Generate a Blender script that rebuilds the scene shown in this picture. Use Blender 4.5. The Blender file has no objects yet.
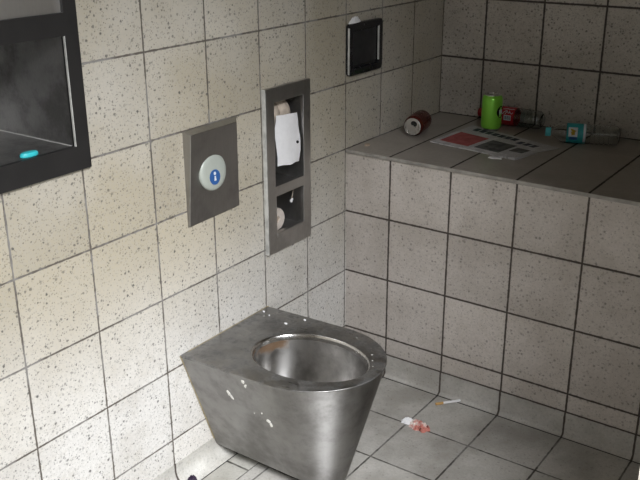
import bpy, bmesh, math, random
from mathutils import Vector, Matrix
random.seed(7)
C = bpy.context.scene.collection
sc = bpy.context.scene
PI = math.pi

# ------------------------------------------------------------------ node helpers
class NT:
    def __init__(s, name):
        s.m = bpy.data.materials.new(name); s.m.use_nodes = True
        s.t = s.m.node_tree; s.t.nodes.clear()
        s.out = s.t.nodes.new('ShaderNodeOutputMaterial')
        s.b = s.t.nodes.new('ShaderNodeBsdfPrincipled')
        s.t.links.new(s.b.outputs[0], s.out.inputs[0])
    def n(s, typ, **kw):
        nd = s.t.nodes.new(typ)
        for k, v in kw.items(): setattr(nd, k, v)
        return nd
    def put(s, sock, v):
        if hasattr(v, 'is_output'): s.t.links.new(v, sock)
        elif isinstance(v, (tuple, list)): sock.default_value = (v + (1,))[:4] if len(sock.default_value) == 4 else v
        else: sock.default_value = v
    def math(s, op, a, b=None, c=None, clamp=False):
        nd = s.n('ShaderNodeMath', operation=op, use_clamp=clamp)
        for i, v in enumerate((a, b, c)):
            if v is not None: s.put(nd.inputs[i], v)
        return nd.outputs[0]
    def mix(s, f, a, b, blend='MIX'):
        nd = s.n('ShaderNodeMix', data_type='RGBA', blend_type=blend)
        s.put(nd.inputs[0], f); s.put(nd.inputs[6], a); s.put(nd.inputs[7], b)
        return nd.outputs[2]
    def ramp(s, f, a, b, lo=0., hi=1.):
        nd = s.n('ShaderNodeMapRange', interpolation_type='SMOOTHSTEP')
        s.put(nd.inputs[0], f); nd.inputs[1].default_value = a; nd.inputs[2].default_value = b
        nd.inputs[3].default_value = lo; nd.inputs[4].default_value = hi
        return nd.outputs[0]
    def noise(s, vec, scale, detail=3, rough=.55):
        nd = s.n('ShaderNodeTexNoise'); s.put(nd.inputs['Vector'], vec)
        nd.inputs['Scale'].default_value = scale; nd.inputs['Detail'].default_value = detail; nd.inputs['Roughness'].default_value = rough
        return nd.outputs[0]
    def pos(s):
        return s.n('ShaderNodeTexCoord').outputs['Object']
    def bump(s, h, strength, dist):
        nd = s.n('ShaderNodeBump'); s.put(nd.inputs['Height'], h)
        nd.inputs['Strength'].default_value = strength; nd.inputs['Distance'].default_value = dist
        s.t.links.new(nd.outputs[0], s.b.inputs['Normal'])
    def set(s, **kw):
        for k, v in kw.items(): s.put(s.b.inputs[k.replace('_', ' ')], v)
        return s.m

def plain(name, col, rough=.5, metal=0., grime=.12, scale=40, **kw):
    t = NT(name); p = t.pos()
    n = t.noise(p, scale)
    c = t.mix(t.ramp(n, .35, .75), col, tuple(v * (1 - grime) for v in col))
    t.set(Base_Color=c, Roughness=t.ramp(n, .2, .8, rough * .85, min(1, rough * 1.15)), Metallic=metal, **kw)
    return t.m

def tile(name, ua, va, u0, v0, base, grout, gw=.005, size=.2, speck=1., rough=.5, light_grout=0., dirt=.25, tint=.07, warm=0., only_u=False):
    """speckled stoneware tiles; ua/va = the axes of the grid"""
    t = NT(name); p = t.pos()
    sx = t.n('ShaderNodeSeparateXYZ'); t.put(sx.inputs[0], p)
    wob = t.math('MULTIPLY', t.math('SUBTRACT', t.noise(p, 60, 2), .5), .0035)
    def line(a, o):
        q = t.math('DIVIDE', t.math('SUBTRACT', sx.outputs[a], o), size)
        fl = t.math('FLOOR', q); fr = t.math('SUBTRACT', q, fl)
        d = t.math('MULTIPLY', t.math('MINIMUM', fr, t.math('SUBTRACT', 1, fr)), size)
        return d, fl
    du, fu = line(ua, u0); dv, fv = line(va, v0)
    d = t.math('ADD', du if only_u else t.math('MINIMUM', du, dv), wob)
    g = t.ramp(d, gw * .32, gw * .75, 1, 0)
    cell = t.n('ShaderNodeCombineXYZ'); t.put(cell.inputs[0], fu); t.put(cell.inputs[1], fv)
    wn = t.n('ShaderNodeTexWhiteNoise'); t.put(wn.inputs['Vector'], cell.outputs[0])
    # speckle
    def spots(scale, rmin, rmax, dens):
        v = t.n('ShaderNodeTexVoronoi'); t.put(v.inputs['Vector'], p); v.inputs['Scale'].default_value = scale
        sc_ = t.n('ShaderNodeSeparateColor'); t.put(sc_.inputs[0], v.outputs['Color'])
        keep = t.math('LESS_THAN', sc_.outputs[0], dens)
        r = t.math('MULTIPLY_ADD', sc_.outputs[1], rmax - rmin, rmin)
        r = t.math('ADD', r, t.math('MULTIPLY', t.math('SUBTRACT', t.noise(p, 330, 2), .5), .7))
        m = t.ramp(t.math('SUBTRACT', v.outputs['Distance'], r), -.1, .12, 1, 0)
        return t.math('MULTIPLY', t.math('MULTIPLY', m, keep), t.math('MULTIPLY_ADD', sc_.outputs[2], .7, .3))
    s1 = spots(105, .12, .36, .62); s2 = spots(230, .18, .45, .5)
    sp = t.math('MULTIPLY', t.math('MAXIMUM', s1, t.math('MULTIPLY', s2, .7)), speck, clamp=True)
    dn = t.noise(p, 5, 5, .6); fine = t.noise(p, 130, 3, .7)
    dark = tuple(v * (1 - dirt) * k for v, k in zip(base, (1, .985, .96)))
    c = t.mix(t.ramp(dn, .38, .68), base, dark)
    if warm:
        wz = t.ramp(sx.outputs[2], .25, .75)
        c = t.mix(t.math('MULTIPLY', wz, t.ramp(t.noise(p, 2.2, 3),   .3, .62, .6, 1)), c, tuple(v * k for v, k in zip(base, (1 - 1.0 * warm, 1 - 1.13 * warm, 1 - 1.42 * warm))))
    c = t.mix(t.ramp(fine, .32, .68, 0, .30), c, tuple(v * .55 for v in base))
    c = t.mix(t.ramp(t.noise(p, 34, 4, .7), .48, .75, 0, .28), c, tuple(v * k for v, k in zip(base, (.62, .58, .5))))
    tn = t.math('MULTIPLY_ADD', wn.outputs['Value'], 2 * tint, 1 - tint)
    cc = t.n('ShaderNodeCombineColor')
    for i in range(3): t.put(cc.inputs[i], tn)
    c = t.mix(1., c, cc.outputs[0], 'MULTIPLY')
    c = t.mix(t.math('MULTIPLY', sp, .92), c, tuple(v * .10 for v in base))
    gc = grout
    if light_grout:
        gc = t.mix(t.ramp(t.noise(p, 7, 4, .7), .45, .58, 0, light_grout), grout, tuple(v * .42 for v in base))
    c = t.mix(g, c, gc)
    h = t.math('SUBTRACT', t.math('MULTIPLY', fine, .15), t.math('ADD', g, t.math('MULTIPLY', sp, .35)))
    t.bump(h, .6, .0015)
    return t.set(Base_Color=c, Roughness=t.mix(g, (rough,) * 3, (.9, .9, .9)), Specular_IOR_Level=.4)

def steel(name, col=.5, rough=.3, axis=2, brush=.15, stain=None, dirt=.25, stretch=40, grime=None):
    t = NT(name); p = t.pos()
    mp = t.n('ShaderNodeMapping'); t.put(mp.inputs[0], p)
    s = [220, 220, 220]; s[axis] = 220 / stretch
    mp.inputs['Scale'].default_value = s
    br = t.noise(mp.outputs[0], 1., 3)
    dn = t.noise(p, 9, 5, .65)
    c = t.mix(t.ramp(dn, .4, .7), (col, col * .985, col * .965), tuple(col * (1 - dirt) * k for k in (1, .97, .94)))
    c = t.mix(t.ramp(br, .3, .7, 0, .1), c, (col * .7,) * 3)
    r = t.math('ADD', t.ramp(br, .25, .75, rough * (1 - brush), rough * (1 + brush)), t.ramp(dn, .45, .8, 0, .15))
    met = 1.
    if grime:   # dull dirt film: (colour, low, high) of a noise
        gm = t.math('MULTIPLY', t.ramp(t.noise(p, 28, 6, .7), grime[1], grime[2]), grime[3])
        c = t.mix(gm, c, grime[0]); met = t.math('SUBTRACT', 1., t.math('MULTIPLY', gm, .8)); r = t.math('ADD', r, t.math('MULTIPLY', gm, .3))
    if stain:   # rust-coloured run: ((centre), (radii), colour)
        cen, rad, sc_col = stain
        m2 = t.n('ShaderNodeMapping', vector_type='TEXTURE'); t.put(m2.inputs[0], p)
        m2.inputs['Location'].default_value = cen; m2.inputs['Scale'].default_value = rad
        ln = t.n('ShaderNodeVectorMath', operation='LENGTH'); t.put(ln.inputs[0], m2.outputs[0])
        k = t.ramp(t.math('ADD', ln.outputs['Value'], t.math('MULTIPLY', t.math('SUBTRACT', t.noise(p, 35, 4), .5), 1.2)), .55, 1.1, 1, 0)
        c = t.mix(t.math('MULTIPLY', k, .85), c, sc_col)
        met = t.math('MULTIPLY', met, t.math('SUBTRACT', 1., t.math('MULTIPLY', k, .65)))
    return t.set(Base_Color=c, Roughness=r, Metallic=met)

BE = (.50, .465, .41)
GROUT = (.075, .062, .054)
M = {}
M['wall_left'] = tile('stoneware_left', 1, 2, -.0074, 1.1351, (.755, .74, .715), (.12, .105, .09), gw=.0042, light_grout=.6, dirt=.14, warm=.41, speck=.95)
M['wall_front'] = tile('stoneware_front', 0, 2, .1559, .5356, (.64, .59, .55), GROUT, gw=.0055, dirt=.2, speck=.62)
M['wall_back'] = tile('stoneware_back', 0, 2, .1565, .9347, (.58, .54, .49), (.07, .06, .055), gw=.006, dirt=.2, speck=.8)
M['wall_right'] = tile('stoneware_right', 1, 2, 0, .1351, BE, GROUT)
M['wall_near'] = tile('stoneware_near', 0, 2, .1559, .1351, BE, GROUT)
M['skirt'] = tile('stoneware_skirting', 0, 2, .1559, .079, (.58, .56, .525), GROUT, gw=.0055, speck=.3, dirt=.3)
M['skirt_left'] = tile('stoneware_skirting_left', 1, 2, -.0074, 1.1351, (.62, .61, .575), GROUT, gw=.006, speck=.4, dirt=.3)
M['floor'] = tile('floor_tile', 0, 1, .1559, -.2069, (.52, .505, .475), (.06, .055, .048), gw=.005, speck=.3, dirt=.35, rough=.42, light_grout=.8)
M['floor_strip'] = tile('floor_border_tile', 0, 1, .122, -.652, (.52, .51, .47), (.06, .055, .048), gw=.006, speck=.25, dirt=.25, rough=.42, light_grout=.6)
M['top'] = tile('ledge_top_tile', 0, 1, .1559, 1.2, (.42, .385, .35), (.05, .043, .036), gw=.006, size=.2, speck=.1, dirt=.2, rough=.34, only_u=True)
M['nosing'] = plain('ledge_nosing', (.36, .34, .31), .4, grime=.4, scale=25)
M['ceiling'] = plain('painted_ceiling', (.35, .33, .30), .9)
M['asphalt'] = plain('pale_paving', (.5, .49, .46), .9, grime=.2)
M['pan'] = steel('toilet_steel', .37, .17, axis=2, grime=((.07, .065, .06), .5, .8, .4), dirt=.35)
def brushed(m, aniso, rot, rough):
    nt_ = m.node_tree; b_ = [n for n in nt_.nodes if n.type == 'BSDF_PRINCIPLED'][0]
    tg = nt_.nodes.new('ShaderNodeTangent'); tg.direction_type = 'RADIAL'; tg.axis = 'Z'
    nt_.links.new(tg.outputs[0], b_.inputs['Tangent'])
    b_.inputs['Anisotropic'].default_value = aniso; b_.inputs['Anisotropic Rotation'].default_value = rot
    for l in list(nt_.links):
        if l.to_socket == b_.inputs['Roughness']: nt_.links.remove(l)
    b_.inputs['Roughness'].default_value = rough
brushed(M['pan'], .93, .25, .42)
M['rim'] = steel('toilet_rim_steel', .34, .3, axis=0, grime=((.035, .033, .032), .4, .72, .75), dirt=.35)
M['bowl'] = steel('toilet_bowl_steel', .7, .13, axis=2, stain=((.130, .035, .318), (.04, .075, .032), (.20, .10, .03)), dirt=.5, stretch=12)
brushed(M['bowl'], .8, .25, .33)
M['lip'] = steel('lip_steel', .62, .2, dirt=.15)
M['sealant'] = plain('old_sealant', (.38, .32, .2), .7, grime=.4)
M['steel'] = steel('brushed_plate_steel', .42, .38, axis=2, dirt=.2)
M['frame_steel'] = steel('dispenser_frame_steel', .52, .4, axis=2, dirt=.2)
M['edge'] = steel('bright_edge_steel', .75, .25, dirt=.1)
M['edge_glint_speck'] = plain('pale_edge_glint_speck', (.62, .62, .59), .5, grime=.4, scale=30)  # edge highlights put into a pale colour; also used for rim specks
M['liner'] = steel('dispenser_liner_steel', .5, .42, axis=2, dirt=.4)
M['black_steel'] = plain('black_coated_steel', (.022, .021, .021), .42, .0, grime=.3, scale=14)
M['black_liner'] = steel('blackened_liner_steel', .42, .5, axis=2, dirt=.5, stretch=2)
M['mirror'] = steel('dull_mirror_steel', .7, .42, dirt=.12, brush=.02)
M['black_gloss'] = plain('black_gloss', (.014, .014, .017), .25, grime=.2)
M['black_matt'] = plain('black_matt', (.02, .02, .022), .5)
M['white_paper'] = plain('white_paper', (.92, .92, .94), .85, grime=.05, scale=60)
M['roll_paper'] = plain('damp_roll_paper', (.55, .47, .39), .9, grime=.25, scale=50)
M['card'] = plain('card_core', (.46, .38, .31), .9)
M['spare_paper'] = plain('spare_roll_paper', (.66, .59, .53), .9, grime=.2)
M['button'] = plain('button_plastic', (.41, .44, .40), .35, grime=.06)
M['blue'] = plain('blue_print', (.03, .11, .33), .4)
M['white'] = plain('white_print', (.72, .76, .82), .45, grime=.05)
M['soap'] = plain('turquoise_soap', (.05, .62, .68), .4, grime=.1)
M['green'] = plain('green_can_paint', (.30, .80, .08), .3, grime=.02, metal=.3, scale=6)
M['alu'] = steel('aluminium', .8, .28, dirt=.1)
M['darkhole'] = plain('dark_opening', (.008, .008, .008), .7)
M['cola_red'] = plain('maroon_can_paint', (.13, .022, .016), .25, grime=.35, metal=.4, scale=30)
M['cola_black'] = plain('dark_can_print', (.02, .013, .012), .3, metal=.3)
M['red_label'] = plain('red_label', (.50, .022, .035), .35, grime=.15)
M['red_cap'] = plain('red_cap', (.40, .015, .025), .4)
M['teal_label'] = plain('teal_label', (.03, .38, .42), .4, grime=.15)
M['teal_cap'] = plain('teal_cap', (.08, .50, .58), .4)
M['yellow'] = plain('yellow_print', (.62, .42, .03), .5)
M['grey_print'] = plain('grey_print', (.10, .10, .12), .7)
M['ink'] = plain('newspaper_ink', (.07, .08, .11), .8, grime=.5)
M['red_print'] = plain('newspaper_red_print', (.45, .11, .11), .8, grime=.25, scale=30)
M['grey_photo'] = plain('newspaper_photo_print', (.13, .13, .13), .8, grime=.6, scale=40)
M['cig_paper'] = plain('cigarette_paper', (.88, .88, .90), .8, grime=.04)
M['cig_filter'] = plain('cigarette_filter', (.62, .38, .14), .8)
M['tan'] = plain('tan_chip', (.42, .33, .25), .8)
M['purple'] = plain('dark_purple_wrapper', (.035, .02, .045), .35, grime=.5, scale=90)
M['splat'] = plain('white_splash', (.85, .84, .80), .7, grime=.1)

t = NT('newsprint'); p = t.pos()
w = t.n('ShaderNodeTexWave', wave_type='BANDS', bands_direction='Y'); t.put(w.inputs['Vector'], p)
w.inputs['Scale'].default_value = 60; w.inputs['Distortion'].default_value = 1.5; w.inputs['Detail'].default_value = 2
txt = t.math('MULTIPLY', t.ramp(w.outputs['Fac'], .45, .7), t.ramp(t.noise(p, 18, 3), .42, .5))
M['newsprint'] = t.set(Base_Color=t.mix(t.math('MULTIPLY', txt, .5), (.62, .61, .62), (.14, .14, .15)), Roughness=.85)
t = NT('pinkish_tissue'); p = t.pos()
k = t.ramp(t.noise(p, 45, 3), .38, .58)
c = t.mix(k, (.84, .76, .71), (.58, .21, .17))
c = t.mix(t.ramp(t.noise(p, 70, 3), .58, .68), c, (.10, .025, .02))
M['bloody'] = t.set(Base_Color=c, Roughness=.8)
t = NT('clear_plastic')
M['clear'] = t.set(Base_Color=(.93, .95, .95), Roughness=.06, IOR=1.45, Transmission_Weight=1.0)

# ------------------------------------------------------------------ geometry helpers
class G:
    """collects faces in world coordinates"""
    def __init__(s): s.v = []; s.f = []
    def quad(s, *pts):
        i = len(s.v); s.v += [Vector(p) for p in pts]; s.f.append(tuple(range(i, i + len(pts))))
    def box(s, x0, x1, y0, y1, z0, z1):
        i = len(s.v)
        s.v += [Vector((x, y, z)) for x in (x0, x1) for y in (y0, y1) for z in (z0, z1)]
        for f in ((0, 1, 3, 2), (4, 6, 7, 5), (0, 4, 5, 1), (2, 3, 7, 6), (0, 2, 6, 4), (1, 5, 7, 3)):
            s.f.append(tuple(i + k for k in f))
        return s
    def loft(s, rings, closed=True, cap0=True, cap1=True):
        i = len(s.v); n = len(rings[0])
        for r in rings: s.v += [Vector(p) for p in r]
        for a in range(len(rings) - 1):
            for k in range(n if closed else n - 1):
                b = (k + 1) % n
                s.f.append((i + a * n + k, i + a * n + b, i + (a + 1) * n + b, i + (a + 1) * n + k))
        if closed and cap0: s.f.append(tuple(i + k for k in reversed(range(n))))
        if closed and cap1: s.f.append(tuple(i + (len(rings) - 1) * n + k for k in range(n)))
        return s
    def lathe(s, o, d, prof, n=32, cap0=True, cap1=True, flat=1.):
        """prof: (distance along d, radius)"""
        d = Vector(d).normalized(); e1, e2 = frame(d); o = Vector(o)
        return s.loft([[o + d * a + (e1 * math.cos(2 * PI * k / n) + e2 * math.sin(2 * PI * k / n)) * r for k in range(n)] for a, r in prof], True, cap0, cap1)
    def tube(s, pts, r, n=8):
        pts = [Vector(p) for p in pts]; rings = []
        for i, p in enumerate(pts):
            d = (pts[min(i + 1, len(pts) - 1)] - pts[max(i - 1, 0)]).normalized(); e1, e2 = frame(d)
            rr = r[i] if isinstance(r, (list, tuple)) else r
            rings.append([p + (e1 * math.cos(2 * PI * k / n) + e2 * math.sin(2 * PI * k / n)) * rr for k in range(n)])
        return s.loft(rings)
    def patch(s, o, d, up, r, a0, a1, w0, w1, n=12, th=.0004):
        """curved patch on a cylinder: angle a from 'up' around d"""
        d = Vector(d).normalized(); up = Vector(up); up = (up - d * up.dot(d)).normalized(); sd = d.cross(up); o = Vector(o)
        P = lambda a, w, rr: o + d * w + (up * math.cos(a) + sd * math.sin(a)) * rr
        rings = []
        for k in range(n + 1):
            a = a0 + (a1 - a0) * k / n
            rings.append([P(a, w0, r), P(a, w1, r), P(a, w1, r + th), P(a, w0, r + th)])
        return s.loft(rings)

def frame(d):
    up = Vector((0, 0, 1)) if abs(d.z) < .9 else Vector((0, 1, 0))
    e1 = d.cross(up).normalized(); return e1, d.cross(e1).normalized() * -1

def obj(name, g, mat, parent=None, smooth=False, bevel=0., seg=2, mats=None, pick=None, angle=35):
    off = parent_loc(parent) if parent else Vector((0, 0, 0))
    me = bpy.data.meshes.new(name)
    me.from_pydata([tuple(v - off) for v in g.v], [], g.f); me.validate()
    bm = bmesh.new(); bm.from_mesh(me)
    bmesh.ops.remove_doubles(bm, verts=bm.verts, dist=1e-6)
    bmesh.ops.recalc_face_normals(bm, faces=bm.faces); bm.to_mesh(me); bm.free()
    o = bpy.data.objects.new(name, me); C.objects.link(o)
    for m in (mats or [mat]): me.materials.append(m)
    if pick:
        for f in me.polygons: f.material_index = pick(f.center + off)
    if smooth:
        for f in me.polygons: f.use_smooth = True
        e = o.modifiers.new('split', 'EDGE_SPLIT'); e.split_angle = math.radians(angle)
    if bevel:
        b = o.modifiers.new('bevel', 'BEVEL'); b.width = bevel; b.segments = seg; b.limit_method = 'ANGLE'
        b.harden_normals = False
        me.polygons.foreach_set('use_smooth', [True] * len(me.polygons))
        w = o.modifiers.new('wn', 'WEIGHTED_NORMAL')
    if parent: o.parent = parent
    return o
def parent_loc(p):
    v = Vector(p.location)
    while p.parent: p = p.parent; v += Vector(p.location)
    return v
def tag(o, label, cat, group=None):
    o['label'] = label; o['category'] = cat
    if group: o['group'] = group
    return o
def thing(name, label, cat, loc, group=None):
    o = bpy.data.objects.new(name, None); C.objects.link(o); o.location = loc; o.empty_display_size = .05
    return tag(o, label, cat, group)
def lone(name, g, mat, label, cat, loc, group=None, **kw):
    """a thing that is one mesh: its origin at its base"""
    g.v = [v - Vector(loc) for v in g.v]
    o = obj(name, g, mat, **kw); o.location = loc
    return tag(o, label, cat, group)
def struct(name, g, mat, **kw):
    o = obj(name, g, mat, **kw); o['kind'] = 'structure'; return o

# ------------------------------------------------------------------ setting
def crumple(cx, cy, ax_, ay, h, rot, seed, n=26, m=12, z0=.0008):
    rd = random.Random(seed); ring = []; cr, sr_ = math.cos(rot), math.sin(rot)
    ang = [rd.uniform(.72, 1.12) for _ in range(n)]
    for j in range(m + 1):
        f_ = j / m; row = []
        for k in range(n):
            a = 2 * PI * k / n; s_ = ang[k] * (1 - f_ * .93)
            x = ax_ * s_ * math.cos(a); y = ay * s_ * math.sin(a)
            z = z0 + (h * (1 - (1 - f_) ** 2.2) * (.45 + .55 * abs(math.sin(5 * a + 7 * f_ + seed))) + rd.uniform(0, h * .25)) * (1 if j else 0)
            row.append(Vector((cx + x * cr - y * sr_, cy + x * sr_ + y * cr, z)))
        ring.append(row)
    return G().loft(ring)
H = .735          # ledge height
D = .598          # ledge depth
XR = 1.208        # inner face of the right-hand wall
YN = -2.06        # near wall
CE = 2.35
# left wall with the two openings for the recessed units
holes = [(-1.415, -1.005, .945, 1.60), (-.385, -.219, .545, .962)]
ys = sorted({YN - .1, D + .1} | {h[i] for h in holes for i in (0, 1)})
zs = sorted({0., CE} | {h[i] for h in holes for i in (2, 3)})
g = G()
inh = lambda y, z: any(h[0] < y < h[1] and h[2] < z < h[3] for h in holes)
cell = [[not inh((ys[i] + ys[i + 1]) / 2, (zs[j] + zs[j + 1]) / 2) for j in range(len(zs) - 1)] for i in range(len(ys) - 1)]
TH = .36
for i in range(len(ys) - 1):
    for j in range(len(zs) - 1):
        if not cell[i][j]: continue
        y0, y1, z0, z1 = ys[i], ys[i + 1], zs[j], zs[j + 1]
        g.quad((0, y0, z0), (0, y1, z0), (0, y1, z1), (0, y0, z1))
        g.quad((-TH, y0, z0), (-TH, y0, z1), (-TH, y1, z1), (-TH, y1, z0))
        for di, dj, q in ((-1, 0, ((0, y0, z0), (0, y0, z1), (-TH, y0, z1), (-TH, y0, z0))), (1, 0, ((0, y1, z0), (-TH, y1, z0), (-TH, y1, z1), (0, y1, z1))),
                          (0, -1, ((0, y0, z0), (-TH, y0, z0), (-TH, y1, z0), (0, y1, z0))), (0, 1, ((0, y0, z1), (0, y1, z1), (-TH, y1, z1), (-TH, y0, z1)))):
            a, b = i + di, j + dj
            if not (0 <= a < len(cell) and 0 <= b < len(cell[0])) or not cell[a][b]: g.quad(*q)
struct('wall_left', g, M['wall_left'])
struct('wall_back', G().box(0, XR + .15, D, D + .1, 0, CE), M['wall_back'])
struct('wall_ledge', G().box(0, XR, 0, D, 0, H - .012), M['wall_front'])
g = G().box(0, XR, -.006, D, H - .012, H)
struct('trim_1', g, None, mats=[M['top'], M['nosing']], pick=lambda c: 1 if c.y < -.004 else 0, bevel=.002)
struct('wall_right', G().box(XR, XR + .15, -1.07, D, 0, CE), M['wall_right'])
struct('wall_near', G().box(0, XR, YN - .1, YN, 0, CE), M['wall_near'])
struct('ceiling', G().box(0, XR + .15, YN - .1, D + .1, CE, CE + .1), M['ceiling'])
struct('wall_lintel', G().box(XR, XR + .15, YN, -1.07, 2.05, CE), M['wall_right'])
g = G(); xs = [0, .122, XR + .15]
for a, b in zip(xs, xs[1:]): g.box(a, b, YN - .1, D, -.05, 0)
struct('floor', g, None, mats=[M['floor_strip'], M['floor']], pick=lambda c: 0 if c.x < .122 else 1)
struct('ground', G().box(XR + .15, 9, -9, 7, -.06, -.01), M['asphalt'])
# coved skirtings
def cove(r0, h, lo=.0015, n=8):
    return [(lo, h)] + [(r0 - (r0 - lo) * math.cos(PI / 2 * k / n), r0 - (r0 - lo) * math.sin(PI / 2 * k / n) ) for k in range(n + 1)]
pr_ = [(.0035, .079), (.0035, .012), (.005, .008), (.009, .004), (.014, .0012)]
struct('baseboard_ledge', G().loft([[(x, -a, b) for a, b in pr_ + [(0, .0), (0, .079)]] for x in (0.0, XR)]), M['skirt'], smooth=True, angle=50)
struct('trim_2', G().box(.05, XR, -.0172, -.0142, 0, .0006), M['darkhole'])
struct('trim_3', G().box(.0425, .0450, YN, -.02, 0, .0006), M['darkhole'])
pl = [(.0015, .062)] + [(.043 - .0415 * math.cos(PI / 2 * k / 8), .043 - .0418 * math.sin(PI / 2 * k / 8)) for k in range(9)]
struct('baseboard_left', G().loft([[(a, y, b) for a, b in pl + [(0, 0), (0, .062)]] for y in (YN, -.0145)]), M['skirt_left'], smooth=True, angle=50)

# ------------------------------------------------------------------ toilet
CY = -.583
def tz(x): return .364 + .015 * x / .47       # the rim rises slightly to the front
def outline(hw, xs_, xf, zf, n=40, x0=.0):
    pts = []
    for k in range(7): pts.append((x0 + (xs_ - x0) * k / 7, CY - hw))
    for k in range(n + 1):
        a = -PI / 2 + PI * k / n
        pts.append((xs_ + (xf - xs_) * math.cos(a), CY + hw * math.sin(a)))
    for k in range(6): pts.append((xs_ - (xs_ - x0) * (k + 1) / 7, CY + hw))
    pts.append((x0, CY + hw))
    for k in range(1, 12): pts.append((x0, CY + hw - 2 * hw * k / 12))
    return [Vector((x, y, zf(x))) for x, y in pts]
toilet = thing('toilet', 'wall-hung stainless steel toilet pan with tapering sides and open rim', 'toilet', (0, CY, .03))
HT = .178
rings = []
lev = [(.028, .046, .30, .372), (.031, .056, .30, .381), (.040, .064, .30, .386), (.055, .0695, .298, .390)]
for z, hw, a, b in lev: rings.append(outline(hw, a, b, lambda x, z=z: z))
for k in range(1, 9):
    q = k / 8; hw = .0695 + (HT - .0695) * q; a = .298 + (.272 - .298) * q; b = .390 + (.479 - .390) * q
    rings.append(outline(hw, a, b, lambda x, q=q: .055 + (tz(x) - .004 - .055) * q))
body = obj('pan_body', G().loft(rings, True, True, False), M['pan'], toilet, smooth=True, angle=40)
# rim: outer rolled edge, flat top, inner lip
OX, OY, OA, OB = .285, -.590, .159, .112
def oval(f, dz, n=len(rings[0])):
    """opening outline, matched point by point to the outer outline"""
    out = outline(HT, .272, .480, tz); res = []
    for p in out:
        a = math.atan2((p.y - OY) / .176, (p.x - .262) / .215) if True else 0
        e = 1.0 + .05 * math.cos(a)
        x = OX + OA * f * math.cos(a); y = OY + OB * f * math.sin(a) * (1 - .05 * math.cos(a))
        res.append(Vector((x, y, tz(x) + dz)))
    return res
out0 = outline(HT, .272, .479, lambda x: tz(x) - .0045)
out1 = outline(HT + .0012, .272, .4804, lambda x: tz(x) - .003)
out2 = outline(HT + .0005, .272, .4797, lambda x: tz(x) - .0006)
out3 = outline(HT - .0015, .272, .478, lambda x: tz(x), x0=.0)
mid = [(a * .5 + b * .5) for a, b in zip(out3, oval(1.06, 0))]
for p in mid: p.z = tz(p.x)
rim = obj('rim', G().loft([out0, out1, out2, out3, mid, oval(1.07, 0), oval(1.03, -.0008)], True, False, False), M['rim'], toilet, smooth=True, angle=60)
lip = obj('bowl_lip', G().loft([oval(1.03, -.0008), oval(1.01, -.0025), oval(.995, -.007), oval(.985, -.016)], True, False, False), M['lip'], rim, smooth=True, angle=60)
def bowl_ring(f, dz, cx, n=len(rings[0])):
    r = oval(1, 0)
    return [Vector((cx + (p.x - OX) * f, OY + (p.y - OY) * f, tz(OX) * .0 + tz(p.x) * 1.0 + dz)) for p in r]
bowl = obj('bowl', G().loft([bowl_ring(.985, -.016, OX), bowl_ring(1.0, -.03, OX - .002), bowl_ring(.99, -.06, OX - .006), bowl_ring(.93, -.10, OX - .014), bowl_ring(.78, -.15, OX - .03), bowl_ring(.55, -.19, OX - .045),
                             bowl_ring(.35, -.215, OX - .055), bowl_ring(.3, -.25, OX - .06)], True, False, True), M['bowl'], toilet, smooth=True, angle=60)
obj('drain_water', G().lathe((OX - .057, OY, .137), (0, 0, 1), [(0, .045), (.001, .045)], 24), M['black_gloss'], toilet)
# bead of old sealant against the wall
sb = [Vector((.003, CY - HT - .002 + (2 * HT + .004) * k / 12, .3632)) for k in range(13)]
sbl = [Vector((.003, CY - .072 - (HT - .072) * k / 8, .06 + .303 * k / 8)) for k in range(9)]
o = obj('sealant_bead', G().tube(sbl[:-1] + sb, .0018, 6), M['sealant'], toilet, smooth=True)
o['label'] = 'yellowed sealant line along the wall'
# white splashes dried on the side, as seen on the near face
def side_point(x, q):
    hw = .0695 + (HT - .0695) * q
    z = .055 + (tz(x) - .004 - .055) * q
    return Vector((x, CY - hw, z))
def blob(c, e1, e2, n, pts, th=.0012):
    g = G(); c = Vector(c); e1 = Vector(e1).normalized(); e2 = Vector(e2).normalized(); n = Vector(n).normalized()
    lo = [c + e1 * a + e2 * b - n * .0006 for a, b in pts]; hi = [c + e1 * a * .92 + e2 * b * .92 + n * th for a, b in pts]
    return g.loft([lo, hi])
sd = (side_point(.2, .9) - side_point(.2, .3)); nside = Vector((0, -sd.z, sd.y)).normalized()
if nside.y > 0: nside = -nside
for (x, q, w, h, sk) in ((.203, .955, .0065, .009, .2), (.207, .915, .0045, .008, .5), (.135, .755, .006, .013, .0), (.142, .715, .006, .010, -.2), (.247, .575, .0085, .007, 0), (.252, .54, .005, .009, .2), (.232, .645, .002, .003, 0), (.205, .615, .0015, .002, 0)):
    ps = []
    for k in range(11):
        a = 2 * PI * k / 11; r = random.uniform(.65, 1.15)
        ps.append((math.cos(a) * w * r + sk * math.sin(a) * h * .6, math.sin(a) * h * r))
    s = obj('splash_mark', blob(side_point(x, q), (1, 0, 0), sd, nside, ps, .0005), M['splat'], toilet)
    s['label'] = 'dried white splash on the steel side'
for (x, y, r) in ((.392, -.500, .0032), (.410, -.526, .0026), (.426, -.550, .0024), (.308, -.440, .0022), (.015, -.462, .003)):
    ps = [(math.cos(2 * PI * k / 9) * r * random.uniform(.6, 1.2), math.sin(2 * PI * k / 9) * r * random.uniform(.6, 1.1)) for k in range(9)]
    sp_ = obj('splash_mark', blob((x + .02, y, tz(x) + .0005), (1, 0, 0), (0, 1, 0), (0, 0, 1), ps, .0004), M['edge_glint_speck'], toilet); sp_['label'] = 'dried pale speck on the rim'
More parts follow.
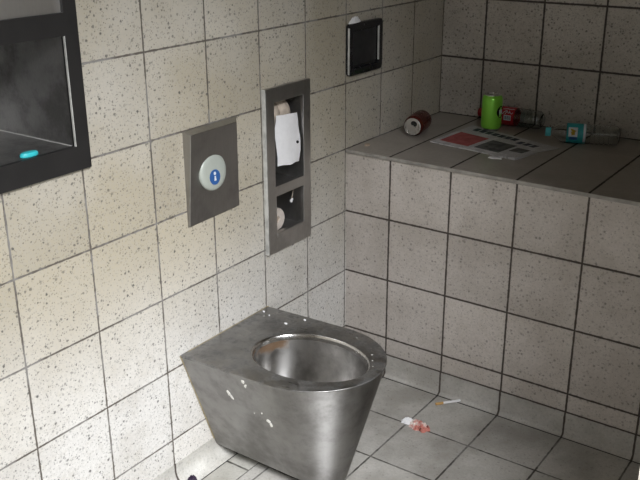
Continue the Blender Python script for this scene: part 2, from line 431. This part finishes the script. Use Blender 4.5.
# loose white flecks on the rim
for (x, y, r, lab) in ((.117, -.470, .0052, 'largest white paper fleck on the flat toilet rim behind the bowl'), (.147, -.424, .004, 'small white fleck on the far edge of the toilet rim'),
                       (.016, -.440, .004, 'small white fleck at the far rear corner of the toilet top'), (.045, -.452, .0026, 'tiny pale crumb near the rear corner of the toilet top'), ):
    ps = [(math.cos(2 * PI * k / 9) * r * random.uniform(.8, 1.1), math.sin(2 * PI * k / 9) * r * random.uniform(.6, .9)) for k in range(9)]
    lone('paper_fleck', blob((x, y, tz(x) + .0007), (1, 0, 0), (0, 1, 0), (0, 0, 1), ps, .0012), M['white_paper'], lab, 'paper scrap', (x, y, tz(x)), 'white flecks on the toilet rim')

# ------------------------------------------------------------------ flush plate
fp = thing('flush_plate', 'square-edged stainless steel flush plate with a round button', 'flush plate', (0, -.6175, .705))
g = G(); y0, y1, z0, z1 = -.708, -.529, .7045, .938
bev = lambda y0, y1, z0, z1, x: [(x, y0, z0), (x, y1, z0), (x, y1, z1), (x, y0, z1)]
g.loft([[(-.001, -.704, .694), (-.001, -.511, .698), (-.001, -.511, .9355), (-.001, -.704, .9345)], [(.002, -.704, .694), (.002, -.511, .698), (.002, -.511, .9355), (.002, -.704, .9345)],
        [(.005, -.7005, .695), (.005, -.513, .699), (.026, -.536, .929), (.026, -.702, .929)]])
obj('plate', g, M['steel'], fp, bevel=.0015)
bt = obj('button', G().lathe((.0145, -.624, .820), (1, 0, .09), [(0, .047), (.004, .047), (.007, .0455), (.0095, .041), (.011, .030), (.0115, .0)], 40), M['button'], fp, smooth=True, angle=60)
bt['label'] = 'pale round push button'
# blue oval with the pale figure of flowing water
sy, sz = -.6265, .8085
obj('symbol_disc', G().lathe((.0262, sy, sz), (1, 0, .09), [(0, .019), (.0013, .019)], 28), M['blue'], bt)
obj('symbol_head', G().lathe((.0267, sy, sz + .0095), (1, 0, .09), [(0, .0042), (.0006, .0042)], 16), M['white'], bt)
hour = [(-.006, -.0145), (.006, -.0145), (.0035, -.006), (.0022, 0), (.003, .003), (-.003, .003), (-.0022, 0), (-.0035, -.006)]
obj('symbol_figure', G().loft([[(x, sy + a, sz + b) for a, b in hour] for x in (.0277, .0283)]), M['white'], bt)

# ------------------------------------------------------------------ toilet-paper dispenser
dp = thing('paper_dispenser', 'tall recessed steel toilet paper dispenser with two openings', 'dispenser', (0, -.302, .52))
FY0, FY1, FZ0, FZ1 = -.402, -.203, .521, .984
UO = (-.366, -.236, .712, .944); LO = (-.364, -.239, .575, .683)
def plate_with_holes(g, x0, x1, Y0, Y1, Z0, Z1, hs):
    yy = sorted({Y0, Y1} | {h[i] for h in hs for i in (0, 1)}); zz = sorted({Z0, Z1} | {h[i] for h in hs for i in (2, 3)})
    solid = lambda i, j: 0 <= i < len(yy) - 1 and 0 <= j < len(zz) - 1 and not any(h[0] < (yy[i] + yy[i + 1]) / 2 < h[1] and h[2] < (zz[j] + zz[j + 1]) / 2 < h[3] for h in hs)
    for i in range(len(yy) - 1):
        for j in range(len(zz) - 1):
            if not solid(i, j): continue
            a, b, c, d = yy[i], yy[i + 1], zz[j], zz[j + 1]
            for x in (x0, x1): g.quad((x, a, c), (x, b, c), (x, b, d), (x, a, d))
            if not solid(i - 1, j): g.quad((x0, a, c), (x1, a, c), (x1, a, d), (x0, a, d))
            if not solid(i + 1, j): g.quad((x0, b, c), (x1, b, c), (x1, b, d), (x0, b, d))
            if not solid(i, j - 1): g.quad((x0, a, c), (x1, a, c), (x1, b, c), (x0, b, c))
            if not solid(i, j + 1): g.quad((x0, a, d), (x1, a, d), (x1, b, d), (x0, b, d))
    return g
obj('frame', plate_with_holes(G(), 0, .012, FY0, FY1, FZ0, FZ1, [UO, LO]), M['frame_steel'], dp, bevel=.0012)
o = obj('edge_strip', G().box(.001, .0125, FY0 - .0030, FY0 - .0001, FZ0, FZ1), M['edge_glint_speck'], dp); o['label'] = 'painted highlight on the near edge of the frame'  # pale strip paints the light falling on the frame's near side
def tray(y0, y1, z0, z1, x0, x1, th=.0015):
    """open-fronted box: back, two sides, floor and top"""
    g = G(); g.box(x0, x0 + th, y0, y1, z0, z1)
    g.box(x0 + th, x1, y0, y0 + th, z0, z1); g.box(x0 + th, x1, y1 - th, y1, z0, z1)
    g.box(x0 + th, x1, y0 + th, y1 - th, z0, z0 + th); g.box(x0 + th, x1, y0 + th, y1 - th, z1 - th, z1)
    return g
obj('upper_liner', tray(-.374, -.230, .7, .952, -.115, -.0005), M['liner'], dp)
obj('lower_liner', tray(-.374, -.230, .564, .695, -.115, -.0005), M['liner'], dp)
obj('sill', G().box(-.003, .0135, LO[0], LO[1], LO[2] - .012, LO[2] - .001), M['frame_steel'], dp, bevel=.001)
hd = obj('roll_spindle', G().tube([(-.048, -.3722, .897), (-.048, -.232, .897)], .008, 12), M['black_matt'], dp, smooth=True)
# hanging roll
pr0 = thing('toilet_paper_roll', 'damp toilet paper roll with a long white sheet hanging from the upper dispenser opening', 'toilet paper', (-.048, -.300, .85))
prof = [(0, .011), (0, .034), (.004, .040), (.012, .043), (.024, .0425), (.031, .039), (.035, .036), (.039, .040), (.047, .0445), (.060, .045), (.072, .0425), (.079, .037), (.082, .030), (.082, .011)]
obj('roll', G().lathe((-.048, -.345, .897), (0, 1, 0), prof + [prof[0]], 36, False, False), M['roll_paper'], pr0, smooth=True, angle=50)
# the sheet leaves the roll at the top front and hangs, bowed out on one side
L = [(-.0015, -.342, -.250, .9035, .895), (.0005, -.347, -.2465, .890, .874), (.002, -.3522, -.2450, .8721, .8503), (.006, -.3556, -.2450, .8459, .8227),
     (.008, -.355, -.2480, .8127, .7894), (.009, -.3535, -.2525, .79, .7673), (.010, -.353, -.2570, .7656, .7579)]
ra, rb = [], []
for i, (x, a, b, za, zb) in enumerate(L):
    row = []
    for k in range(9):
        q = k / 8; z = za + (zb - za) * q; dz = .0015 * math.sin(q * 9) if i == 6 else 0
        row.append(Vector((x + .004 * math.sin(PI * q) + .0015 * math.sin(i * 1.7 + k), a + (b - a) * q, z + dz)))
    ra.append(row); rb.append([v - Vector((.0006, 0, 0)) for v in row])
g = G().loft([r + s[::-1] for r, s in zip(ra, rb)])
sh = obj('hanging_sheet', g, M['white_paper'], pr0, smooth=True, angle=70)
obj('burn_spot', G().lathe((.0065, -.2625, .8155), (1, 0, 0), [(0, .0042), (.0055, .0038)], 10), M['darkhole'], sh)
# spare roll end and hanging scrap in the lower opening
sr = thing('spare_paper_roll', 'small pale spare paper roll lying in the lower dispenser opening', 'toilet paper', (-.045, -.326, .5656))
obj('roll', G().lathe((-.085, -.326, .599), (1, 0, 0), [(0, .010), (0, .031), (.003, .033), (.066, .033), (.070, .030), (.070, .010), (0, .010)], 32, False, False), M['spare_paper'], sr, smooth=True, angle=50)
obj('core', G().lathe((-.082, -.326, .599), (1, 0, 0), [(0, .0098), (.062, .0098)], 20), M['card'], sr, smooth=True)
st = thing('paper_shred', 'thin white paper shred dangling in the lower dispenser opening', 'paper scrap', (-.02, -.258, .63))
obj('strand', G().tube([(-.018, -.246, .6935), (-.017, -.249, .675), (-.016, -.255, .655), (-.016, -.2595, .644)], .0011, 6), M['roll_paper'], st)
obj('scrap', blob((-.016, -.2605, .639), (0, 1, 0), (0, 0, 1), (1, 0, 0), [(-.006, -.005), (0, -.007), (.003, -.003), (.007, .003), (.002, .006), (-.003, .003), (-.007, .002)], .002), M['white_paper'], st)

# ------------------------------------------------------------------ black wall unit over the ledge (hand dryer)
dr = thing('wall_unit', 'black square wall unit with painted highlights on its metal edges above the corner of the ledge', 'wall unit', (0, .087, .955))
def rbox(y0, y1, z0, z1, r, n=5):
    pts = []
    for cy, cz, a0 in ((y1 - r, z1 - r, 0), (y0 + r, z1 - r, PI / 2), (y0 + r, z0 + r, PI), (y1 - r, z0 + r, 1.5 * PI)):
        for k in range(n + 1):
            a = a0 + PI / 2 * k / n; pts.append((cy + r * math.cos(a), cz + r * math.sin(a)))
    return lambda x, s=0: [(x, (y - (y0 + y1) / 2) * (1 - s / ((y1 - y0) / 2)) + (y0 + y1) / 2, (z - (z0 + z1) / 2) * (1 - s / ((z1 - z0) / 2)) + (z0 + z1) / 2) for y, z in pts]
f = rbox(-.008, .180, .955, 1.108, .014)
obj('housing', G().loft([f(-.001), f(.008), f(.011, .001), f(.012, .003), f(.012, .020), f(.005, .022)]), M['black_gloss'], dr, smooth=True)
f = rbox(.016, .148, .985, 1.082, .004)
obj('front_panel', G().loft([f(.004), f(.007), f(.0075, .001)]), M['black_matt'], dr, smooth=True)
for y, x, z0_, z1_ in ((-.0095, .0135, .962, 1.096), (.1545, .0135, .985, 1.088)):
    o = obj('edge_strip', G().box(.008, x, y, y + .0018, z0_, z1_), M['edge_glint_speck'], dr); o['label'] = 'painted highlight line on the metal edge'  # pale strips paint the light caught by the unit's edges
lone('crumpled_paper', crumple(.0062, .030, .0065, .034, .016, .05, 4, 22, 8, 1.1078), M['white_paper'], 'crumpled white paper scrap lying on top of the black wall unit', 'paper scrap', (.0062, .030, 1.1078))

# ------------------------------------------------------------------ black recessed wash unit at the picture's edge
wb = thing('wash_unit', 'black steel wash unit recessed into the tiled wall, with mirror', 'hand wash unit', (0, -1.21, .92))
WF = (-1.43, -.990, .921, 1.62)
WL = (-1.395, -1.026, .973, 1.197); WU = (-1.395, -1.0235, 1.242, 1.585)
obj('frame', plate_with_holes(G(), 0, .011, *WF, [WL, WU]), M['black_steel'], wb, bevel=.001)
obj('recess', tray(-1.400, -1.0215, .9685, 1.2015, -.27, -.0005, .002), M['black_liner'], wb)
obj('mirror', G().box(-.004, .004, WU[0] - .003, WU[1] + .003, WU[2] - .003, WU[3] + .003), M['mirror'], wb)
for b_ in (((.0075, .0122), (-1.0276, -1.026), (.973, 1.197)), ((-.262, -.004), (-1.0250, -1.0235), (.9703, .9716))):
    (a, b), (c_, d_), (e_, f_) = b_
    o = obj('edge_highlight', G().box(a, b, c_, d_, e_, f_), M['edge_glint_speck'], wb); o['label'] = 'painted highlight along the recess edge'  # pale strips paint the highlights on the opening edge and inner corner
obj('spout', G().tube([(-.15, -1.22, 1.1995), (-.15, -1.22, 1.185), (-.145, -1.22, 1.175)], .012, 14), M['edge'], wb, smooth=True)
obj('drain', G().lathe((-.14, -1.22, .9705), (0, 0, 1), [(0, .025), (.0015, .025), (.002, .018)], 24), M['edge'], wb)
g = G().loft([[(x + .0, y, z) for x, y, z in [(-.013 + .010 * s_ * math.cos(2 * PI * k / 20), -1.125 + .021 * s_ * math.sin(2 * PI * k / 20), z_) for k in range(20)]] for s_, z_ in ((.8, .9705), (1, .9725), (1, .977), (.85, .980), (.4, .981))])
lone('soap', g, M['soap'], 'small turquoise piece of soap on the floor of the black recess', 'soap', (-.013, -1.125, .9705), smooth=True)

# ------------------------------------------------------------------ litter on the ledge
def can(name, label, base, axis, body, spin_up, tabopen=True):
    axis = Vector(axis).normalized(); base = Vector(base)
    t_ = thing(name, label, 'drink can', base)
    prof = [(.004, .0), (.003, .020), (0, .0235), (.001, .0255), (.006, .0295), (.012, .0325), (.016, .033), (.100, .033), (.106, .0318), (.112, .0282), (.114, .0268)]
    b = obj('can_body', G().lathe(base, axis, prof[4:], 40, False, False), body, t_, smooth=True, angle=60)
    obj('bottom', G().lathe(base, axis, prof[:5], 40, False, False), M['alu'], t_, smooth=True, angle=60)
    lid = obj('lid', G().lathe(base, axis, [(.1138, .0272), (.1158, .0272), (.1162, .0262), (.1155, .0250), (.112, .0240), (.1122, .0)], 40, False, False), M['alu'], t_, smooth=True, angle=50)
    up = Vector(spin_up); up = (up - axis * up.dot(axis)).normalized(); sd_ = axis.cross(up)
    o_ = base + axis * .1123
    ring = lambda c, a, b_, h: [c + up * (a * math.cos(2 * PI * k / 20)) + sd_ * (b_ * math.sin(2 * PI * k / 20)) + axis * h for k in range(20)]
    obj('opening', G().loft([ring(o_ + up * .010, .0085, .0105, 0), ring(o_ + up * .010, .0085, .0105, .0005)]), M['darkhole'], lid)
    tb = G().loft([ring(o_ - up * .007, .0115, .0075, .0015), ring(o_ - up * .007, .0115, .0075, .0026)])
    obj('pull_tab', tb, M['alu'], lid)
    return t_, b, axis, base, up
can('drink_can', 'dark red can lying on its side with its silver lid facing out', Vector((.094, .235, H + .0333)) - Vector((.21, -.978, 0)) * .116, (.21, -.978, .0), M['cola_red'], (.45, 0, 1))
# ledge can, upright
gc, gb, gax, gbase, gup = can('drink_can', 'bright green can standing upright on the newspaper edge', (.262, .458, H + .0036), (0, 0, 1), M['green'], (-.3, -1, 0))
# round dark emblem with pale strokes, turned to the right of the viewer
em = G(); dv = Vector((.93, -.37, 0)).normalized(); tv = Vector((-dv.y, dv.x, 0)); cz = .06; rows = []
def oncan(a, z, r=.0333): return gbase + Vector((math.cos(a), math.sin(a), 0)) * r + Vector((0, 0, z))
a0 = math.atan2(-.16, .98)
for rr in (.0333, .0337):
    rows.append([oncan(a0 + .0155 / .033 * math.cos(2 * PI * k / 24), .062 + .0195 * math.sin(2 * PI * k / 24), rr) for k in range(24)])
e_ = obj('emblem', G().loft(rows), M['black_gloss'], gc); e_['label'] = 'dark round emblem with pale strokes'
for (u0, v0, u1, v1) in ((-.007, .008, -.004, -.009), (-.001, .010, .001, -.008), (.005, .008, .006, -.006)):
    pts = [oncan(a0 + (u0 + (u1 - u0) * k / 6) / .033, .062 + v0 + (v1 - v0) * k / 6, .0338) for k in range(7)]
    obj('emblem_stroke', G().tube(pts, [.0004, .001, .0014, .0014, .0012, .0008, .0003], 6), M['white'], e_)

def bottle(name, label, capend, axis, L_, capm, labm, s0, s1, R=.0325, ns=1.):
    """lying bottle, axis from cap to base"""
    axis = Vector(axis).normalized(); o_ = Vector(capend)
    t_ = thing(name, label, 'bottle', o_ + axis * L_ / 2 - Vector((0, 0, R)))
    prof = [(.004, .0105), (.020, .0108)] + [(a * ns, r_) for a, r_ in ((.033, .0118), (.037, .0125), (.045, .0165), (.060, .0235), (.075, .0298), (.083, R - .0004))] + [(s0 - .003, R), (s0, R - .0012), (s1, R - .0012), (s1 + .004, R)]
    k = s1 + .010
    while k < L_ - .03: prof += [(k, R), (k + .004, R - .0028), (k + .008, R)]; k += .014
    prof += [(L_ - .022, R - .0005), (L_ - .008, R - .003), (L_ - .002, R - .008), (L_, R - .012)]
    inner = [(a, max(r - .0009, .002)) for a, r in prof]; inner[-1] = (L_ - .002, R - .013)
    base_in = [(L_ - .010, .008), (L_ - .010, .0)]
    pts = prof + [(L_ - .006, .012), (L_ - .006, .0)]
    obj('bottle_body', G().lathe(o_, axis, prof + [(L_ - .007, .009), (L_ - .0075, .0), (L_ - .0085, .0), (L_ - .0083, .009)] + inner[::-1] + [prof[0]], 40, False, False), M['clear'], t_, smooth=True, angle=60)
    cp = [(0, .0), (0, .0125), (.001, .0138), (.016, .0140), (.017, .0125), (.017, .0112), (.002, .0112), (.002, 0)]
    obj('cap', G().lathe(o_, axis, cp, 32, False, False), capm, t_, smooth=True, angle=50)
    lb = obj('wrap_label', G().lathe(o_, axis, [(s0, R - .0006), (s0, R + .0002), (s1, R + .0002), (s1, R - .0006), (s0, R - .0006)], 44, False, False), labm, t_, smooth=True, angle=50)
    return t_, lb, o_, axis, R + .0003
# red labelled bottle along the back wall
ax = Vector((1, .0, 0))
bt_, lb, bo, ba, br = bottle('soda_bottle', 'clear bottle with red label and red cap lying behind the green can', (.172, .556, H + .0307), ax, .228, M['red_cap'], M['red_label'], .086, .137, R=.0305)
view = Vector((.36, -.88, .32))
wl = obj('barcode_panel', G().patch(bo, ba, view, br, .05, .62, .103, .128), M['white'], lb)
side = 1 if (ba.cross((Vector(view) - ba * Vector(view).dot(ba)).normalized())).z > 0 else -1
wl.data.clear_geometry() if False else None
for k in range(9):
    w0 = .1050 + k * .0024
    obj('barcode_bar', G().patch(bo, ba, view, br + .0004, .12, .5, w0, w0 + (.0014 if k % 3 else .0008), 6), M['grey_print'], wl)
def script(pts, r, name, par, mat):
    sd_ = None; d = ba; up = Vector(view); up = (up - d * up.dot(d)).normalized(); s_ = d.cross(up); P = []
    for w, a in pts: P.append(bo + d * w + (up * math.cos(a) + s_ * math.sin(a)) * (br + .0002))
    return obj(name, G().tube(P, r, 6), mat, par, smooth=True)
script([(.094, -.35), (.091, -.18), (.094, -.02), (.099, -.1), (.102, -.3), (.106, -.42), (.11, -.22), (.106, -.08)], .0013, 'script_stroke', lb, M['white'])
script([(.108, -.5), (.114, -.3), (.117, -.15), (.121, -.3), (.118, -.45), (.124, -.2), (.128, -.12), (.132, -.3)], .0013, 'script_stroke', lb, M['white'])
script([(.095, -.62), (.11, -.72), (.122, -.66), (.133, -.76)], .001, 'script_stroke', lb, M['white'])
# teal labelled bottle
ax = Vector((.935, .355, 0))
bt_, lb, bo, ba, br = bottle('water_bottle', 'clear bottle with teal label and teal cap lying rightmost on the ledge', (.461, .425, H + .0307), ax, .222, M['teal_cap'], M['teal_label'], .064, .121, R=.0305, ns=.66)
pn = obj('label_panel', G().patch(bo, ba, view, br, -.5, .45, .069, .096), M['white'], lb)
script([(.076, -.30), (.082, -.15), (.088, -.05), (.086, .12), (.079, .2), (.077, .05), (.083, -.02)], [.002, .004, .005, .005, .004, .003, .002], 'yellow_emblem', pn, M['yellow'])
obj('dark_print', G().patch(bo, ba, view, br, .5, .8, .072, .096), M['blue'], lb)
obj('light_band', G().patch(bo, ba, view, br, -1.3, 1.1, .113, .120), M['white'], lb)

# newspaper: slightly buckled, two leaves thick
cor = [Vector((.172, .212)), Vector((.188, .478)), Vector((.53, .365)), Vector((.470, .172))]
NU, NV = 22, 16
def npt(u, v, lift=0.):
    a = cor[0].lerp(cor[1], v); b = cor[3].lerp(cor[2], v); q = a.lerp(b, u)
    e = .004 * math.sin(u * 9 + v * 2) * u * (1 - v) + .003 * math.sin(v * 7 + 1) * u
    z = .0026 + .0022 * max(0, math.sin(u * 8 + v * 3)) * max(0, u - .25) * (1 - v) * 2 + .010 * max(0, u - .8) * (1 - v)
    return Vector((q.x + e, q.y - .8 * e, H + z + lift))
def nmesh(u0, u1, v0, v1, up, nu=NU, nv=NV, thick=True, base=None):
    top = [[npt(u0 + (u1 - u0) * i / nu, v0 + (v1 - v0) * j / nv, up) for j in range(nv + 1)] for i in range(nu + 1)]
    g = G()
    bot = [[(Vector((p.x, p.y, H + .0003)) if base is None else p - Vector((0, 0, base))) for p in r] for r in top]
    return g.loft([t_ + b_[::-1] for t_, b_ in zip(top, bot)])
nw = thing('newspaper', 'crumpled folded newspaper lying flat on the ledge top', 'newspaper', (.34, .3, H))
obj('sheet', nmesh(0, 1, 0, 1, 0), M['newsprint'], nw, smooth=True, angle=50)
def printed(name, mat, u0, u1, v0, v1): return obj(name, nmesh(u0, u1, v0, v1, .0005, 8, 6, base=.0004), mat, nw, smooth=True, angle=50)
o = printed('red_picture', M['red_print'], .05, .40, .12, .62); o['label'] = 'faded red printed picture'
for k in range(7): printed('headline_letter', M['ink'], .10 + k * .075, .10 + k * .075 + .06, .79, .92)
for k in range(3): printed('headline_letter', M['ink'], .66 + k * .075, .66 + k * .075 + .055, .70, .84)
o = printed('grey_picture', M['grey_photo'], .46, .74, .14, .60)
o = printed('dark_picture', M['grey_photo'], .78, .93, .30, .52)
ps = [(-.02, -.008), (-.006, -.011), (.008, -.006), (.02, -.006), (.018, .005), (.004, .008), (-.012, .007), (-.021, .003)]
lone('torn_paper', blob((.418, .158, H + .0007), (1, .1, 0), (-.1, 1, 0), (0, 0, 1), ps, .0022), M['white_paper'], 'small torn white paper scrap at the front edge of the newspaper', 'paper scrap', (.418, .158, H))
ps = [(math.cos(2 * PI * k / 10) * .009 * random.uniform(.8, 1.1), math.sin(2 * PI * k / 10) * .012 * random.uniform(.8, 1.1)) for k in range(10)]
lone('tan_chip', blob((.032, .067, H + .0007), (1, 0, 0), (0, 1, 0), (0, 0, 1), ps, .004), M['tan'], 'small tan crumb on the ledge beside the left wall corner', 'crumb', (.032, .067, H))

# ------------------------------------------------------------------ litter on the floor
ca = Vector((.378, -.068, .0042)); cb = Vector((.4285, .003 - .012, .0042)); cd = (cb - ca).normalized(); CLEN = .082
ci = thing('cigarette', 'unsmoked white cigarette with a tan filter on the floor by the ledge', 'cigarette', ca + cd * .04 - Vector((0, 0, .0042)))
obj('paper', G().lathe(ca, cd, [(.024, .0), (.024, .004), (.080, .004), (.080, .0033), (.079, 0)], 16, False, False), M['cig_paper'], ci, smooth=True)
obj('filter', G().lathe(ca, cd, [(0, 0), (0, .0036), (.0006, .0041), (.0242, .0041), (.0242, 0)], 16, False, False), M['cig_filter'], ci, smooth=True)
ti = thing('used_tissue', 'crumpled white tissue with red stains on the floor tiles', 'tissue', (.39, -.205, 0))
obj('stained_wad', crumple(.397, -.203, .040, .023, .017, -.15, 3), M['bloody'], ti)
o = obj('clean_corner', crumple(.3545, -.1985, .019, .017, .012, .5, 5, 18, 8), M['white_paper'], ti); o['label'] = 'clean white end of the tissue'
lone('dark_wrapper', crumple(.034, -.784, .011, .022, .018, .1, 11, 20, 8, .006), M['purple'], 'crumpled dark purple wrapper on the floor at the foot of the left wall', 'wrapper', (.034, -.784, .003))

# ------------------------------------------------------------------ light: daylight through the open doorway
wd = bpy.data.worlds.new('overcast_sky'); sc.world = wd; wd.use_nodes = True
nt = wd.node_tree; bg = nt.nodes['Background']
bg.inputs[0].default_value = (.93, .97, 1.0, 1); bg.inputs[1].default_value = 0.9
def area(name, loc, target, sx_, sy_, e, col):
    l = bpy.data.lights.new(name, 'AREA'); l.shape = 'RECTANGLE'; l.size = sx_; l.size_y = sy_; l.energy = e; l.color = col
    o = bpy.data.objects.new(name, l); C.objects.link(o); o.location = loc
    o.rotation_euler = (Vector(target) - Vector(loc)).to_track_quat('-Z', 'Y').to_euler(); return o
area('open_sky_light', (2.47, -2.27, 3.24), (0, -1.0, .2), 1.65, 1.65, 420, (.97, .98, 1))

# ------------------------------------------------------------------ camera
cam = bpy.data.cameras.new('camera'); co = bpy.data.objects.new('camera', cam); C.objects.link(co); sc.camera = co
yaw, pit, rol = .6166, -.3695, -.0043
fw = Vector((-math.sin(yaw) * math.cos(pit), math.cos(yaw) * math.cos(pit), math.sin(pit)))
r = fw.cross(Vector((0, 0, 1))).normalized(); u = r.cross(fw)
r2 = r * math.cos(rol) + u * math.sin(rol); u2 = u * math.cos(rol) - r * math.sin(rol)
co.matrix_world = Matrix(((r2.x, u2.x, -fw.x, 1.4473), (r2.y, u2.y, -fw.y, -2.1844), (r2.z, u2.z, -fw.z, 1.4514), (0, 0, 0, 1)))
cam.sensor_fit = 'HORIZONTAL'; cam.sensor_width = 36; cam.lens = 886.5 / 640 * 36; cam.clip_start = .02
vs = sc.view_settings; vs.view_transform = 'Standard'; vs.look = 'None'; vs.gamma = 1; vs.exposure = 0.0; vs.use_curve_mapping = False
